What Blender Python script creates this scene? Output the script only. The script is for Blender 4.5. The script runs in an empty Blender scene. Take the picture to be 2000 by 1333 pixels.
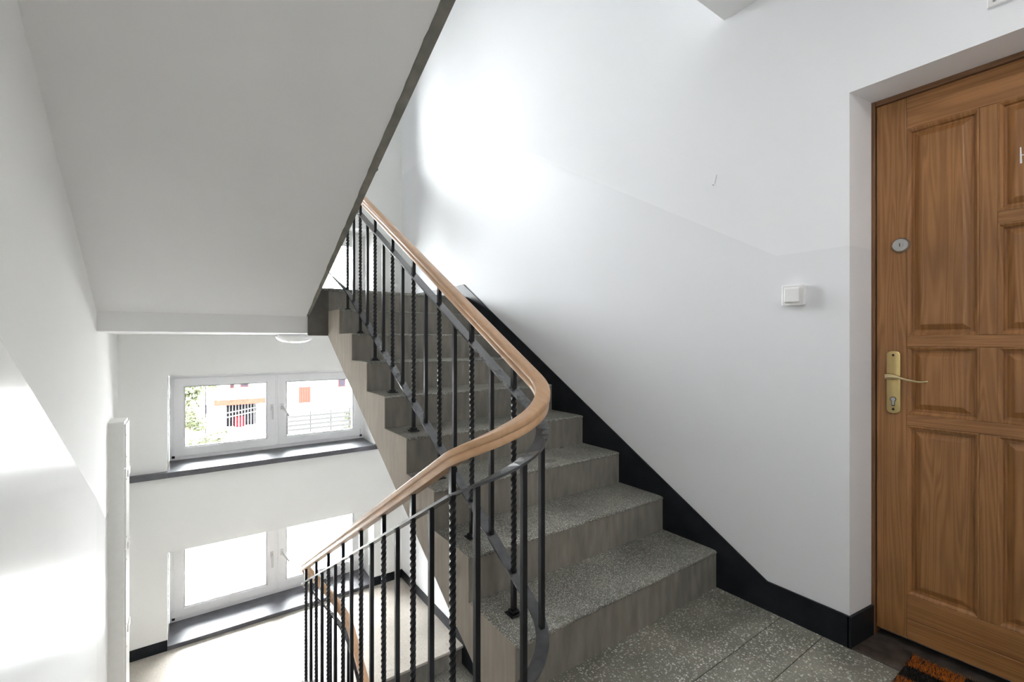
import bpy, bmesh, math, random
from mathutils import Vector, Matrix

random.seed(7)
S = bpy.context.scene
COL = S.collection
R = math.radians

# ------------------------------------------------------------------ camera, sky, light, exposure
cam_d = bpy.data.cameras.new('camera')
cam_d.sensor_width = 36.0
cam_d.lens = 894.76 / 2000 * 36.0
cam_d.clip_start = 0.02
cam = bpy.data.objects.new('camera', cam_d)
COL.objects.link(cam)
cam.location = (0.0, 0.0, 1.1411)
cam.rotation_euler = (R(90), 0, -0.6188)
S.camera = cam

# evenly overcast sky: a zenith three times as bright as the horizon
SKY = 36.0
w = bpy.data.worlds.new('overcast_sky')
S.world = w
w.use_nodes = True
wn = w.node_tree.nodes
wn['Background'].inputs[0].default_value = (0.965, 0.98, 1.0, 1)
_tc = wn.new('ShaderNodeTexCoord')
_sx = wn.new('ShaderNodeSeparateXYZ')
_mx = wn.new('ShaderNodeMath')
_mx.operation = 'MAXIMUM'
_mx.inputs[1].default_value = 0.0
_ma = wn.new('ShaderNodeMath')
_ma.operation = 'MULTIPLY_ADD'
_ma.inputs[1].default_value = SKY * 2 / 3
_ma.inputs[2].default_value = SKY / 3
w.node_tree.links.new(_tc.outputs['Generated'], _sx.inputs[0])
w.node_tree.links.new(_sx.outputs[2], _mx.inputs[0])
w.node_tree.links.new(_mx.outputs[0], _ma.inputs[0])
w.node_tree.links.new(_ma.outputs[0], wn['Background'].inputs[1])

S.view_settings.view_transform = 'Standard'
S.view_settings.look = 'None'
S.view_settings.exposure = 1.7
S.view_settings.gamma = 1.0
S.view_settings.use_curve_mapping = False
S.cycles.use_denoising = True
S.cycles.max_bounces = 16
S.cycles.diffuse_bounces = 10
S.cycles.glossy_bounces = 4
S.cycles.transparent_max_bounces = 12
S.cycles.caustics_reflective = False
S.cycles.caustics_refractive = False
S.cycles.sample_clamp_indirect = 6.0

# window openings (x0, x1, z0, z1) in the window wall
WX0, WX1 = -0.13, 1.69
WIN = [(-1.525, -0.713), (0.0, 0.835), (1.545, 2.36), (3.06, 4.0)]
YF, YW = 5.0, 5.37            # inner face of the window wall, inner face of the window frames


def portal(z0, z1):
    ld = bpy.data.lights.new('sky_portal', 'AREA')
    ld.shape = 'RECTANGLE'
    ld.size, ld.size_y = WX1 - WX0, z1 - z0
    ld.cycles.is_portal = True
    o = bpy.data.objects.new('sky_portal', ld)
    o.location = ((WX0 + WX1) / 2, YW + 0.12, (z0 + z1) / 2)
    o.rotation_euler = (R(-90), 0, 0)
    COL.objects.link(o)


for z0, z1 in WIN:
    portal(z0, z1)


# ------------------------------------------------------------------ node helpers / materials
def nt(name):
    m = bpy.data.materials.new(name)
    m.use_nodes = True
    t = m.node_tree
    return m, t, t.nodes['Principled BSDF']


def N(t, kind, **kw):
    n = t.nodes.new(kind)
    for k, v in kw.items():
        if k.startswith('i_'):
            n.inputs[k[2:].replace('_', ' ')].default_value = v
        else:
            setattr(n, k, v)
    return n


def L(t, a, b):
    t.links.new(a, b)


def ramp(t, fac, stops, interp='LINEAR'):
    n = t.nodes.new('ShaderNodeValToRGB')
    n.color_ramp.interpolation = interp
    while len(n.color_ramp.elements) < len(stops):
        n.color_ramp.elements.new(0.5)
    for e, (p, c) in zip(n.color_ramp.elements, stops):
        e.position = p
        e.color = (c[0], c[1], c[2], 1) if not isinstance(c, (int, float)) else (c, c, c, 1)
    L(t, fac, n.inputs[0])
    return n


def coords(t, scale=(1, 1, 1)):
    g = N(t, 'ShaderNodeTexCoord')
    m = N(t, 'ShaderNodeMapping')
    m.inputs['Scale'].default_value = scale
    L(t, g.outputs['Object'], m.inputs[0])
    return m.outputs[0]


def mixc(t, fac, a, b, mode='MIX'):
    n = N(t, 'ShaderNodeMix', data_type='RGBA', blend_type=mode)
    for sock, v in ((n.inputs[0], fac), (n.inputs[6], a), (n.inputs[7], b)):
        if hasattr(v, 'links'):
            L(t, v, sock)
        elif isinstance(v, (int, float)):
            sock.default_value = v
        else:
            sock.default_value = (v[0], v[1], v[2], 1)
    return n.outputs[2]


def mth(t, op, a, b=0.0, c=None):
    n = N(t, 'ShaderNodeMath', operation=op)
    for i, v in enumerate((a, b) if c is None else (a, b, c)):
        if hasattr(v, 'links'):
            L(t, v, n.inputs[i])
        else:
            n.inputs[i].default_value = v
    return n.outputs[0]


def bump(t, bsdf, height, strength=0.2, dist=0.002):
    b = N(t, 'ShaderNodeBump')
    b.inputs['Strength'].default_value = strength
    b.inputs['Distance'].default_value = dist
    L(t, height, b.inputs['Height'])
    L(t, b.outputs[0], bsdf.inputs['Normal'])


def plain(name, col, rough=0.5, metal=0.0, spec=0.5, noise=0.0, nscale=30.0, bstr=0.0):
    m, t, b = nt(name)
    b.inputs['Roughness'].default_value = rough
    b.inputs['Metallic'].default_value = metal
    b.inputs['Specular IOR Level'].default_value = spec
    c = coords(t)
    nz = N(t, 'ShaderNodeTexNoise')
    nz.inputs['Scale'].default_value = nscale
    nz.inputs['Detail'].default_value = 4
    L(t, c, nz.inputs['Vector'])
    lo = [x * (1 - noise) for x in col]
    hi = [min(1, x * (1 + noise)) for x in col]
    r = ramp(t, nz.outputs[0], [(0.3, lo), (0.7, hi)])
    L(t, r.outputs[0], b.inputs['Base Color'])
    if bstr:
        bump(t, b, nz.outputs[0], bstr, 0.002)
    return m


def wall_paint(name, col, dado=None, dcol=None, drough=0.3, streak=0.0):
    """matte emulsion; below the dado line (z = max/min of two lines in y) a satin oil paint"""
    m, t, b = nt(name)
    c = coords(t)
    nz = N(t, 'ShaderNodeTexNoise')
    nz.inputs['Scale'].default_value = 1.6
    nz.inputs['Detail'].default_value = 3
    L(t, c, nz.inputs['Vector'])
    base = ramp(t, nz.outputs[0], [(0.3, [x * 0.985 for x in col]), (0.7, col)]).outputs[0]
    fine = N(t, 'ShaderNodeTexNoise')
    fine.inputs['Scale'].default_value = 90
    L(t, c, fine.inputs['Vector'])
    h = fine.outputs[0]
    b.inputs['Roughness'].default_value = 0.75
    b.inputs['Specular IOR Level'].default_value = 0.3
    if dado:
        g = N(t, 'ShaderNodeNewGeometry')
        sp = N(t, 'ShaderNodeSeparateXYZ')
        L(t, g.outputs['Position'], sp.inputs[0])
        y, z = sp.outputs[1], sp.outputs[2]
        a0, a1, zmin, zmax = dado
        line = mth(t, 'MULTIPLY_ADD', y, a1, a0)
        line = mth(t, 'MINIMUM', mth(t, 'MAXIMUM', line, zmin), zmax)
        mask = mth(t, 'LESS_THAN', z, line)
        base = mixc(t, mask, base, dcol)
        L(t, mth(t, 'MULTIPLY_ADD', mask, drough - 0.75, 0.75), b.inputs['Roughness'])
        L(t, mth(t, 'MULTIPLY_ADD', mask, 0.1, 0.25), b.inputs['Specular IOR Level'])
        if streak:
            mp = coords(t, (3, 3, 0.5))
            n2 = N(t, 'ShaderNodeTexNoise')
            n2.inputs['Scale'].default_value = 3
            L(t, mp, n2.inputs['Vector'])
            h = mth(t, 'MULTIPLY_ADD', n2.outputs[0], streak, mth(t, 'MULTIPLY', fine.outputs[0], 0.35))
    L(t, base, b.inputs['Base Color'])
    bump(t, b, h, 0.12, 0.003)
    return m


def terrazzo(name, cement, scale, chips, dirt=0.35, chip_lo=0.25):
    m, t, b = nt(name)
    c = coords(t)
    wob = N(t, 'ShaderNodeTexNoise')
    wob.inputs['Scale'].default_value = scale * 0.8
    L(t, c, wob.inputs['Vector'])
    off = N(t, 'ShaderNodeVectorMath', operation='MULTIPLY_ADD')
    L(t, wob.outputs['Color'], off.inputs[0])
    off.inputs[1].default_value = (0.6 / scale,) * 3
    L(t, c, off.inputs[2])
    v = N(t, 'ShaderNodeTexVoronoi')
    v.inputs['Scale'].default_value = scale
    L(t, off.outputs[0], v.inputs['Vector'])
    sp = N(t, 'ShaderNodeSeparateColor')
    L(t, v.outputs['Color'], sp.inputs[0])
    # every cell may hold a chip of its own size
    size = mth(t, 'MULTIPLY_ADD', sp.outputs[0], chips, chip_lo * 0.2)
    isch = mth(t, 'LESS_THAN', v.outputs['Distance'], size)
    tone = ramp(t, sp.outputs[1], [(0.0, (0.16, 0.17, 0.15)), (0.35, (0.36, 0.36, 0.32)), (0.7, (0.62, 0.62, 0.57)),
                                   (0.9, (0.82, 0.81, 0.76)), (1.0, (0.55, 0.44, 0.36))])
    big = N(t, 'ShaderNodeTexNoise')
    big.inputs['Scale'].default_value = 4.0
    big.inputs['Detail'].default_value = 6
    L(t, c, big.inputs['Vector'])
    cem = ramp(t, big.outputs[0], [(0.3, [x * (1 - dirt) for x in cement]), (0.7, [x * (1 + dirt * 0.6) for x in cement])])
    colr = mixc(t, isch, cem.outputs[0], tone.outputs[0])
    # walked-in dirt
    d2 = N(t, 'ShaderNodeTexNoise')
    d2.inputs['Scale'].default_value = 2.3
    d2.inputs['Detail'].default_value = 5
    L(t, c, d2.inputs['Vector'])
    dr = ramp(t, d2.outputs[0], [(0.35, 1 - dirt * 0.8), (0.62, 1.0)])
    colr = mixc(t, 1.0, colr, dr.outputs[0], 'MULTIPLY')
    L(t, colr, b.inputs['Base Color'])
    rr = ramp(t, big.outputs[0], [(0.3, 0.40), (0.7, 0.26)])
    L(t, rr.outputs[0], b.inputs['Roughness'])
    bump(t, b, mth(t, 'MULTIPLY', v.outputs['Distance'], -1.0), 0.08, 0.002)
    return m


def concrete(name, col, var=0.25, rough=0.8, streak=(1, 1, 6), mottled=9.0):
    m, t, b = nt(name)
    c = coords(t, streak)
    n1 = N(t, 'ShaderNodeTexNoise')
    n1.inputs['Scale'].default_value = mottled
    n1.inputs['Detail'].default_value = 8
    L(t, c, n1.inputs['Vector'])
    n2 = N(t, 'ShaderNodeTexNoise')
    n2.inputs['Scale'].default_value = 2.2
    n2.inputs['Detail'].default_value = 3
    L(t, coords(t), n2.inputs['Vector'])
    f = mth(t, 'MULTIPLY_ADD', n1.outputs[0], 0.55, mth(t, 'MULTIPLY', n2.outputs[0], 0.45))
    r = ramp(t, f, [(0.32, [x * (1 - var) for x in col]), (0.55, col), (0.72, [x * (1 + var) for x in col])])
    L(t, r.outputs[0], b.inputs['Base Color'])
    b.inputs['Roughness'].default_value = rough
    bump(t, b, n1.outputs[0], 0.25, 0.003)
    return m


def wood(name, dark, light, grain=(3, 16, 1.0), rough=0.42, figure=0.35, fine=5.0):
    """soft growth-ring figure plus fine pores drawn out along the grain"""
    m, t, b = nt(name)
    c = coords(t, grain)
    n1 = N(t, 'ShaderNodeTexNoise')
    n1.inputs['Scale'].default_value = 0.75
    n1.inputs['Detail'].default_value = 2
    n1.inputs['Distortion'].default_value = 0.4
    L(t, c, n1.inputs['Vector'])
    rings = mth(t, 'MULTIPLY_ADD', mth(t, 'SINE', mth(t, 'MULTIPLY', n1.outputs[0], 75.0)), 0.5, 0.5)
    n2 = N(t, 'ShaderNodeTexNoise')
    n2.inputs['Scale'].default_value = fine
    n2.inputs['Detail'].default_value = 6
    n2.inputs['Roughness'].default_value = 0.65
    L(t, c, n2.inputs['Vector'])
    f = mth(t, 'MULTIPLY_ADD', rings, figure, mth(t, 'MULTIPLY', n2.outputs[0], 1.0 - figure))
    mid = [(a + b_) / 2 for a, b_ in zip(dark, light)]
    r = ramp(t, f, [(0.22, dark), (0.5, mid), (0.78, light)])
    n3 = N(t, 'ShaderNodeTexNoise')
    n3.inputs['Scale'].default_value = 2.6
    n3.inputs['Detail'].default_value = 3
    L(t, coords(t), n3.inputs['Vector'])
    tone = ramp(t, n3.outputs[0], [(0.3, 0.82), (0.7, 1.08)])
    L(t, mixc(t, 1.0, r.outputs[0], tone.outputs[0], 'MULTIPLY'), b.inputs['Base Color'])
    b.inputs['Roughness'].default_value = rough
    bump(t, b, n2.outputs[0], 0.08, 0.001)
    return m


WHITE = (0.83, 0.83, 0.825)
M_WALL_R = wall_paint('white_wall_paint_right', (0.875, 0.885, 0.915), (1.493 - 0.912 * 0.585, 0.585, 1.497, 3.03), (0.825, 0.836, 0.868), 0.58, 0.5)
M_WALL_L = wall_paint('white_wall_paint_left', (0.88, 0.88, 0.87), (1.565 + 1.10 * 0.545, -0.545, -0.04, 1.50), (0.87, 0.87, 0.87), 0.25, 0.8)
M_WALL = wall_paint('white_wall_paint', (0.88, 0.885, 0.875))
M_SOFFIT = wall_paint('white_soffit_paint', (0.86, 0.86, 0.86))
M_BLACK = plain('black_skirting_paint', (0.012, 0.014, 0.018), 0.45, spec=0.2, noise=0.35, nscale=12)
M_SILL = plain('black_glazed_sill', (0.085, 0.085, 0.10), 0.5, spec=0.8, noise=0.3, nscale=10, bstr=0.03)
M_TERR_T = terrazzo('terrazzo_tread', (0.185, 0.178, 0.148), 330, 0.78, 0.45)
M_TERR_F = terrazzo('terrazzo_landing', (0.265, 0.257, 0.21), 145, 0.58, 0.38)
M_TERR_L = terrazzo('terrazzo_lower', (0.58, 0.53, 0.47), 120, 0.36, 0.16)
M_RISER = concrete('riser_concrete', (0.255, 0.235, 0.205), 0.36, 0.75, (7, 1, 1.6), 4.0)
M_STRING = concrete('stringer_concrete', (0.395, 0.345, 0.288), 0.18, 0.8, (7, 7, 1.0), 5.0)
M_RAW = concrete('raw_edge_concrete', (0.23, 0.22, 0.19), 0.35, 0.85, (1, 1, 1), 14.0)
M_FASCIA = concrete('raw_fascia_concrete', (0.13, 0.12, 0.105), 0.4, 0.85, (1, 1, 1), 9.0)
M_IRON = plain('black_painted_iron', (0.006, 0.0065, 0.009), 0.36, 0.0, 0.4, 0.3, 40, 0.04)
M_BAR = plain('black_flat_bar', (0.045, 0.046, 0.052), 0.27, 0.0, 1.0, 0.25, 30, 0.04)
M_RAIL = wood('beech_handrail', (0.55, 0.325, 0.175), (0.66, 0.42, 0.25), (14, 1.2, 8), 0.33, 0.15)
M_DOOR_V = wood('pine_door_vertical', (0.255, 0.113, 0.036), (0.41, 0.196, 0.068), (3, 22, 1.0), 0.4)
M_DOOR_H = wood('pine_door_horizontal', (0.265, 0.117, 0.038), (0.42, 0.20, 0.07), (3, 1.0, 22), 0.4)
M_DOOR_F = wood('dark_door_frame', (0.15, 0.07, 0.03), (0.22, 0.11, 0.05), (3, 22, 1.0), 0.5)
M_DOOR_FH = wood('dark_door_frame_head', (0.15, 0.07, 0.03), (0.22, 0.11, 0.05), (3, 1.0, 22), 0.5)
M_THRESH = plain('worn_brown_threshold', (0.055, 0.044, 0.036), 0.6, noise=0.5, nscale=22, bstr=0.2)
M_BRASS = plain('satin_brass', (0.62, 0.48, 0.22), 0.30, 1.0, noise=0.06)
M_BRASS2 = plain('polished_brass', (0.74, 0.62, 0.36), 0.2, 1.0, noise=0.04)
M_STEEL = plain('brushed_steel', (0.55, 0.56, 0.56), 0.34, 1.0, noise=0.06)
M_DARK = plain('keyhole_black', (0.012, 0.011, 0.011), 0.6)
M_PVC = plain('white_window_plastic', (0.94, 0.94, 0.95), 0.28, noise=0.01)
M_HANDLE = plain('white_handle_enamel', (0.72, 0.71, 0.70), 0.3)
M_GASKET = plain('grey_gasket', (0.16, 0.16, 0.17), 0.6)
M_PLASTIC = plain('white_switch_plastic', (0.84, 0.84, 0.84), 0.3, noise=0.01)
M_CABINET = plain('white_cabinet_enamel', (0.74, 0.74, 0.72), 0.35, noise=0.02)
M_CHALK = plain('white_chalk', (0.9, 0.9, 0.88), 0.9)
M_PLASTER = plain('grey_plaster_spot', (0.45, 0.45, 0.45), 0.9, noise=0.1)
M_OPAL = plain('opal_lamp_glass', (0.86, 0.86, 0.85), 0.2, noise=0.01)


def glass_mat():
    m = bpy.data.materials.new('window_glass')
    m.use_nodes = True
    t = m.node_tree
    t.nodes.remove(t.nodes['Principled BSDF'])
    tr = N(t, 'ShaderNodeBsdfTransparent')
    tr.inputs[0].default_value = (0.95, 0.96, 0.955, 1)
    gl = N(t, 'ShaderNodeBsdfGlossy')
    gl.inputs['Roughness'].default_value = 0.02
    fr = N(t, 'ShaderNodeFresnel')
    fr.inputs[0].default_value = 1.5
    mx = N(t, 'ShaderNodeMixShader')
    L(t, fr.outputs[0], mx.inputs[0])
    L(t, tr.outputs[0], mx.inputs[1])
    L(t, gl.outputs[0], mx.inputs[2])
    L(t, mx.outputs[0], t.nodes['Material Output'].inputs[0])
    return m


M_GLASS = glass_mat()


# ------------------------------------------------------------------ mesh helpers
class MB:
    def __init__(self):
        self.v, self.f = [], []

    def add(self, vs, fs):
        o = len(self.v)
        self.v += [tuple(p) for p in vs]
        self.f += [tuple(i + o for i in f) for f in fs]
        return self

    def box(self, x0, x1, y0, y1, z0, z1):
        x0, x1 = min(x0, x1), max(x0, x1)
        y0, y1 = min(y0, y1), max(y0, y1)
        z0, z1 = min(z0, z1), max(z0, z1)
        return self.add([(x0, y0, z0), (x1, y0, z0), (x1, y1, z0), (x0, y1, z0), (x0, y0, z1), (x1, y0, z1), (x1, y1, z1), (x0, y1, z1)],
                        [(0, 3, 2, 1), (4, 5, 6, 7), (0, 1, 5, 4), (1, 2, 6, 5), (2, 3, 7, 6), (3, 0, 4, 7)])

    def prism(self, a, b):
        """two matching outlines (3-D point lists) joined into a closed solid"""
        n = len(a)
        fs = [tuple(range(n))[::-1], tuple(range(n, 2 * n))]
        fs += [(i, (i + 1) % n, n + (i + 1) % n, n + i) for i in range(n)]
        return self.add(list(a) + list(b), fs)

    def rings(self, rs, cap=True, closed=True):
        n = len(rs[0])
        vs = [p for r in rs for p in r]
        fs = []
        for i in range(len(rs) - 1):
            for j in range(n if closed else n - 1):
                fs.append((i * n + j, i * n + (j + 1) % n, (i + 1) * n + (j + 1) % n, (i + 1) * n + j))
        if cap:
            fs.append(tuple(range(n))[::-1])
            fs.append(tuple((len(rs) - 1) * n + j for j in range(n)))
        return self.add(vs, fs)

    def tube(self, pts, r, seg=10):
        pts = [Vector(p) for p in pts]
        rs = []
        for i, p in enumerate(pts):
            d = (pts[min(i + 1, len(pts) - 1)] - pts[max(i - 1, 0)]).normalized()
            ref = Vector((0, 0, 1)) if abs(d.z) < 0.9 else Vector((1, 0, 0))
            s = d.cross(ref).normalized()
            u = s.cross(d)
            rr = r[i] if isinstance(r, (list, tuple)) else r
            rs.append([p + (s * math.cos(a) + u * math.sin(a)) * rr for a in [2 * math.pi * k / seg for k in range(seg)]])
        return self.rings(rs)

    def mesh(self, name, mat, bevel=0.0, smooth=False, seg=2):
        me = bpy.data.meshes.new(name)
        me.from_pydata(self.v, [], self.f)
        bm = bmesh.new()
        bm.from_mesh(me)
        bmesh.ops.recalc_face_normals(bm, faces=bm.faces)
        if bevel:
            es = [e for e in bm.edges if len(e.link_faces) == 2 and e.calc_face_angle(0) > 0.5]
            bmesh.ops.bevel(bm, geom=es, offset=bevel, segments=seg, affect='EDGES', profile=0.5, clamp_overlap=True)
        if smooth:
            for f in bm.faces:
                f.smooth = True
        bm.to_mesh(me)
        bm.free()
        me.materials.append(mat)
        if smooth:
            try:
                me.set_sharp_from_angle(angle=R(40))
            except Exception:
                pass
        return me

    def build(self, name, mat, parent=None, bevel=0.0, smooth=False, seg=2):
        return link(name, self.mesh(name, mat, bevel, smooth, seg), parent)


def link(name, me, parent=None, loc=(0, 0, 0)):
    o = bpy.data.objects.new(name, me)
    COL.objects.link(o)
    base = Vector((0, 0, 0))
    if parent is not None:
        o.parent = parent
        q = parent
        while q is not None:
            base += q.location
            q = q.parent
    o.location = Vector(loc) - base
    return o


def empty(name, loc=(0, 0, 0)):
    o = bpy.data.objects.new(name, None)
    o.location = loc
    COL.objects.link(o)
    o.empty_display_size = 0.1
    return o


def tag(o, label, cat, group=None, kind=None):
    o['label'] = label
    o['category'] = cat
    if group:
        o['group'] = group
    if kind:
        o['kind'] = kind
    return o


def box(x0, x1, y0, y1, z0, z1):
    return MB().box(x0, x1, y0, y1, z0, z1)


# ------------------------------------------------------------------ dimensions
XL, XR = -0.42, 2.012          # side walls
XS = 0.853                     # well edge of the right-hand flights
XSL = 0.70                     # well edge of the left-hand flights
Y1, T, RI = 1.1769, 0.2929, 0.17
Y0, TD = 1.10, 0.30            # landing edge and going of the left-hand flights
ZLOW = -1.56
RD = -ZLOW / 9
ZB, ZT = -3.6, 5.75
YN = -0.85                     # wall behind the camera
DY0, DY1, DZ = 0.66, -0.25, 2.066   # door recess
XD = 2.17                      # door plane

# ------------------------------------------------------------------ walls
m = MB()
fp = [(XR, DY0), (XR, 5.45), (XR + 0.35, 5.45), (XR + 0.35, DY0 - 0.02), (XD + 0.002, DY0 - 0.02)]
m.prism([(x, y, ZB) for x, y in fp], [(x, y, ZT) for x, y in fp])
m.box(XR, XR + 0.35, YN - 0.3, DY1, ZB, ZT)
m.box(XR, XR + 0.35, DY1, DY0, DZ, ZT)
m.box(XR, XR + 0.35, DY1, DY0, ZB, 0.0)
m.box(XD + 0.075, XR + 0.35, DY1, DY0, 0.0, DZ)
wr = m.build('wall_right', M_WALL_R)
tag(wr, 'white stairwell wall on the right with a faint sloping dado line and the door recess', 'wall', kind='structure')

xl_far = -0.462
m = MB()
pts = [(XL, YN - 0.3), (XL, 3.55), (xl_far, YF), (xl_far - 0.02, 5.45), (XL - 0.3, 5.45), (XL - 0.3, YN - 0.3)]
m.prism([(x, y, ZB) for x, y in pts], [(x, y, ZT) for x, y in pts])
tag(m.build('wall_left', M_WALL_L), 'white wall on the left with glossy oil paint below a sloping line', 'wall', kind='structure')

m = MB()
m.box(XL - 0.1, WX0, YF, 5.45, ZB, ZT)
m.box(WX1, XR + 0.1, YF, 5.45, ZB, ZT)
edges = [ZB] + [z for w_ in WIN for z in w_] + [ZT]
for i in range(0, len(edges), 2):
    m.box(WX0, WX1, YF, 5.45, edges[i], edges[i + 1])
tag(m.build('wall_back', M_WALL), 'white end wall with the deep window niches at the half landings', 'wall', kind='structure')

tag(box(XL - 0.3, XR + 0.3, YN - 0.25, YN, ZB, ZT).build('wall_front', M_WALL), 'white wall closing the landing behind the viewer', 'wall', kind='structure')
tag(box(XL - 0.3, XR + 0.35, YN - 0.3, 5.45, ZT, ZT + 0.2).build('ceiling', M_SOFFIT), 'white ceiling high above the stairwell', 'ceiling', kind='structure')
tag(box(XL - 0.3, XR + 0.35, YN - 0.3, 5.45, ZB - 0.2, ZB).build('floor_basement', M_TERR_L), 'floor at the bottom of the stairwell', 'floor', kind='structure')

# ------------------------------------------------------------------ landings
fl = empty('floor', (0.8, 0.1, 0))
tag(fl, 'dark speckled terrazzo landing in front of the wooden door', 'floor', kind='structure')
box(XL, XR, YN, Y0 + 0.03, -0.45, -0.022).build('slab', M_SOFFIT, fl)
rows = [Y1 + 0.012, 0.897, 0.745, 0.447, 0.149, -0.149, -0.447, YN]
for i in range(len(rows) - 1):
    y1_, y0_ = rows[i] - 0.0012, rows[i + 1] + 0.0012
    if i == 0:
        box(XS - 0.008, XR, y0_, y1_, -0.022, 0).build('terrazzo_slab', M_TERR_F, fl, 0.0015)
        box(XL, XS - 0.010, y0_, Y0 + 0.03, -0.022, 0).build('terrazzo_slab', M_TERR_F, fl, 0.0015)
    else:
        x1_ = XD + 0.06 if DY1 < y0_ and y1_ < DY0 else XR
        box(XL, XR, y0_, y1_, -0.022, 0).build('terrazzo_slab', M_TERR_F, fl, 0.0015)

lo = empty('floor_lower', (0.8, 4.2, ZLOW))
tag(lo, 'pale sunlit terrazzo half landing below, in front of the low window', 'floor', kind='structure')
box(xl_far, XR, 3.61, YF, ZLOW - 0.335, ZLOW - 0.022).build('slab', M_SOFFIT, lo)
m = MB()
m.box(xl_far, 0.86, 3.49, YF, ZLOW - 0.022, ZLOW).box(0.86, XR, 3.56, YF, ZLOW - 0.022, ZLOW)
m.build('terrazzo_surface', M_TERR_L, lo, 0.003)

up = empty('floor_upper', (0.8, 4.2, 1.53))
tag(up, 'half landing above with a white painted front edge', 'floor', kind='structure')
box(XL - 0.05, XR, 3.55, YF, 1.197, 1.508).build('slab', M_SOFFIT, up, 0.004)
m = MB()
m.box(XL - 0.05, XS - 0.005, 3.53, YF, 1.508, 1.53).box(XS - 0.005, XR, 3.515, YF, 1.508, 1.53)
m.build('terrazzo_surface', M_TERR_T, up, 0.003)
box(0.717, 0.865, 3.525, 3.56, 1.18, 1.512).build('fascia', M_FASCIA, up, 0.003)

tl = empty('floor_top', (0.8, 0.1, 3.06))
tag(tl, 'underside of the landing slab overhead, its corner showing at the top edge', 'ceiling', kind='structure')
box(XL, XR, YN, 1.149, 2.612, 3.06).build('slab', M_SOFFIT, tl, 0.004)


# ------------------------------------------------------------------ flights of stairs
def nose_noise(seed, amp):
    rr = random.Random(seed)
    ph = [rr.uniform(0, 6.28) for _ in range(6)]
    fr = [rr.uniform(8, 60) for _ in range(6)]

    def f(x):
        v = sum(math.sin(x * q + p) for p, q in zip(ph, fr)) / 6
        return amp * v
    return f


def flight(name, label, x0, x1, yf, dr, t, r, z0, n=9, x_well='lo', skew=None, thick=0.36, top_mat=None, detail=True):
    """dr=+1 climbs away from the camera, -1 climbs towards it; nosing k at s=(k-1)*t, z=z0+k*r"""
    root = empty(name, ((x0 + x1) / 2, yf, z0))
    tag(root, label, 'stairs')
    Y = lambda s: yf + dr * s
    # body: sawtooth slab
    low, full = [], []
    tt, rt = 0.013, 0.016
    soff = lambda s_: z0 + r - thick + s_ * r / t
    for k in range(1, n + 1):
        s = (k - 1) * t
        zb, zt = z0 + (k - 1) * r, z0 + k * r
        low += [(s + rt, zb - tt), (s + rt, zt - tt)]
        full += [(s + 0.006, zb if k > 1 else zb - 0.024), (s + 0.006, zt - 0.004), (s + 0.012, zt - 0.002)]
    send = (n - 1) * t + 0.05
    low = [(-0.06, soff(-0.06)), (-0.06, z0 - tt)] + low + [(send, z0 + n * r - tt), (send, soff(send))]
    full = [(-0.06, soff(-0.06)), (-0.06, z0 - 0.024)] + full + [(send, z0 + n * r - 0.002), (send, soff(send))]
    xe = (lambda y: x1) if skew is None else skew
    a, b_ = (x0, x0 + 0.006) if x_well == 'lo' else (x1 - 0.006, x1)
    m = MB()
    if x_well == 'lo':
        m.prism([(x0 + 0.006, Y(s), z) for s, z in low], [(xe(Y(s)), Y(s), z) for s, z in low])
    else:
        m.prism([(x0, Y(s), z) for s, z in low], [(xe(Y(s)) - 0.006, Y(s), z) for s, z in low])
    body = m.build('soffit_slab', M_SOFFIT, root)
    m = MB()
    if x_well == 'lo':
        m.prism([(x0, Y(s), z) for s, z in full], [(x0 + 0.0065, Y(s), z) for s, z in full])
    else:
        m.prism([(xe(Y(s)) - 0.0065, Y(s), z) for s, z in full], [(xe(Y(s)), Y(s), z) for s, z in full])
    m.build('stringer', M_STRING, root)
    for k in range(1, n + 1):
        s = (k - 1) * t
        zb, zt = z0 + (k - 1) * r, z0 + k * r
        ta = x0 + (0.003 if x_well == 'lo' else 0.0)
        tb = x1 - (0.0 if x_well == 'lo' else 0.003)
        # riser
        m = MB()
        m.box(ta, tb, Y(s + 0.004), Y(s + rt + 0.002), zb, zt - tt + 0.002)
        m.build('riser', M_RISER, root)
        if k == n:
            depth = 0.055
        else:
            depth = t + rt + 0.004
        # tread with worn, slightly chipped nosing
        nf = nose_noise(k * 13 + int(x0 * 100), 0.0022)
        nz = nose_noise(k * 31 + 5, 0.0018)
        seg = 36 if detail else 2
        rs = []
        for i in range(seg + 1):
            x = ta + (tb - ta) * i / seg
            d, e = nf(x), nz(x)
            prof = [(depth, zt - tt), (depth, zt), (0.06, zt), (0.022, zt - 0.0005), (0.005 + d, zt - 0.002 + e * 0.6),
                    (0.0 + d, zt - 0.007 + e), (0.001 + d * 0.5, zt - tt)]
            rs.append([(x, Y(s + p), z) for p, z in prof])
        MB().rings(rs).build('tread', (top_mat if top_mat and k == n else M_TERR_T), root)
    return root


flight('stair_flight', 'grey terrazzo flight climbing along the right wall to the half landing', XS, XR, Y1, 1, T, RI, 0.0, 9)
fd = flight('stair_flight', 'terrazzo flight going down along the left wall to the lower half landing', XL, XSL, Y0 + 8 * TD, -1, TD, RD, ZLOW, 9, 'hi', detail=False)
skew = lambda y: 0.7235 + (3.55 - y) * 0.0583
fo = flight('stair_flight', 'flight overhead seen from below, smooth white soffit with a raw concrete edge', XL, 0.7235, Y0 + 8 * TD + 0.03, -1, TD, 0.17, 1.53, 9, 'hi', skew, 0.372, detail=False)
fl2 = flight('stair_flight', 'lower flight dropping away under the railing from the pale half landing', XS, XR, Y1 + 0.06, 1, T, 0.17, ZLOW - 9 * 0.17, 9, 'lo', top_mat=M_TERR_L)

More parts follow.
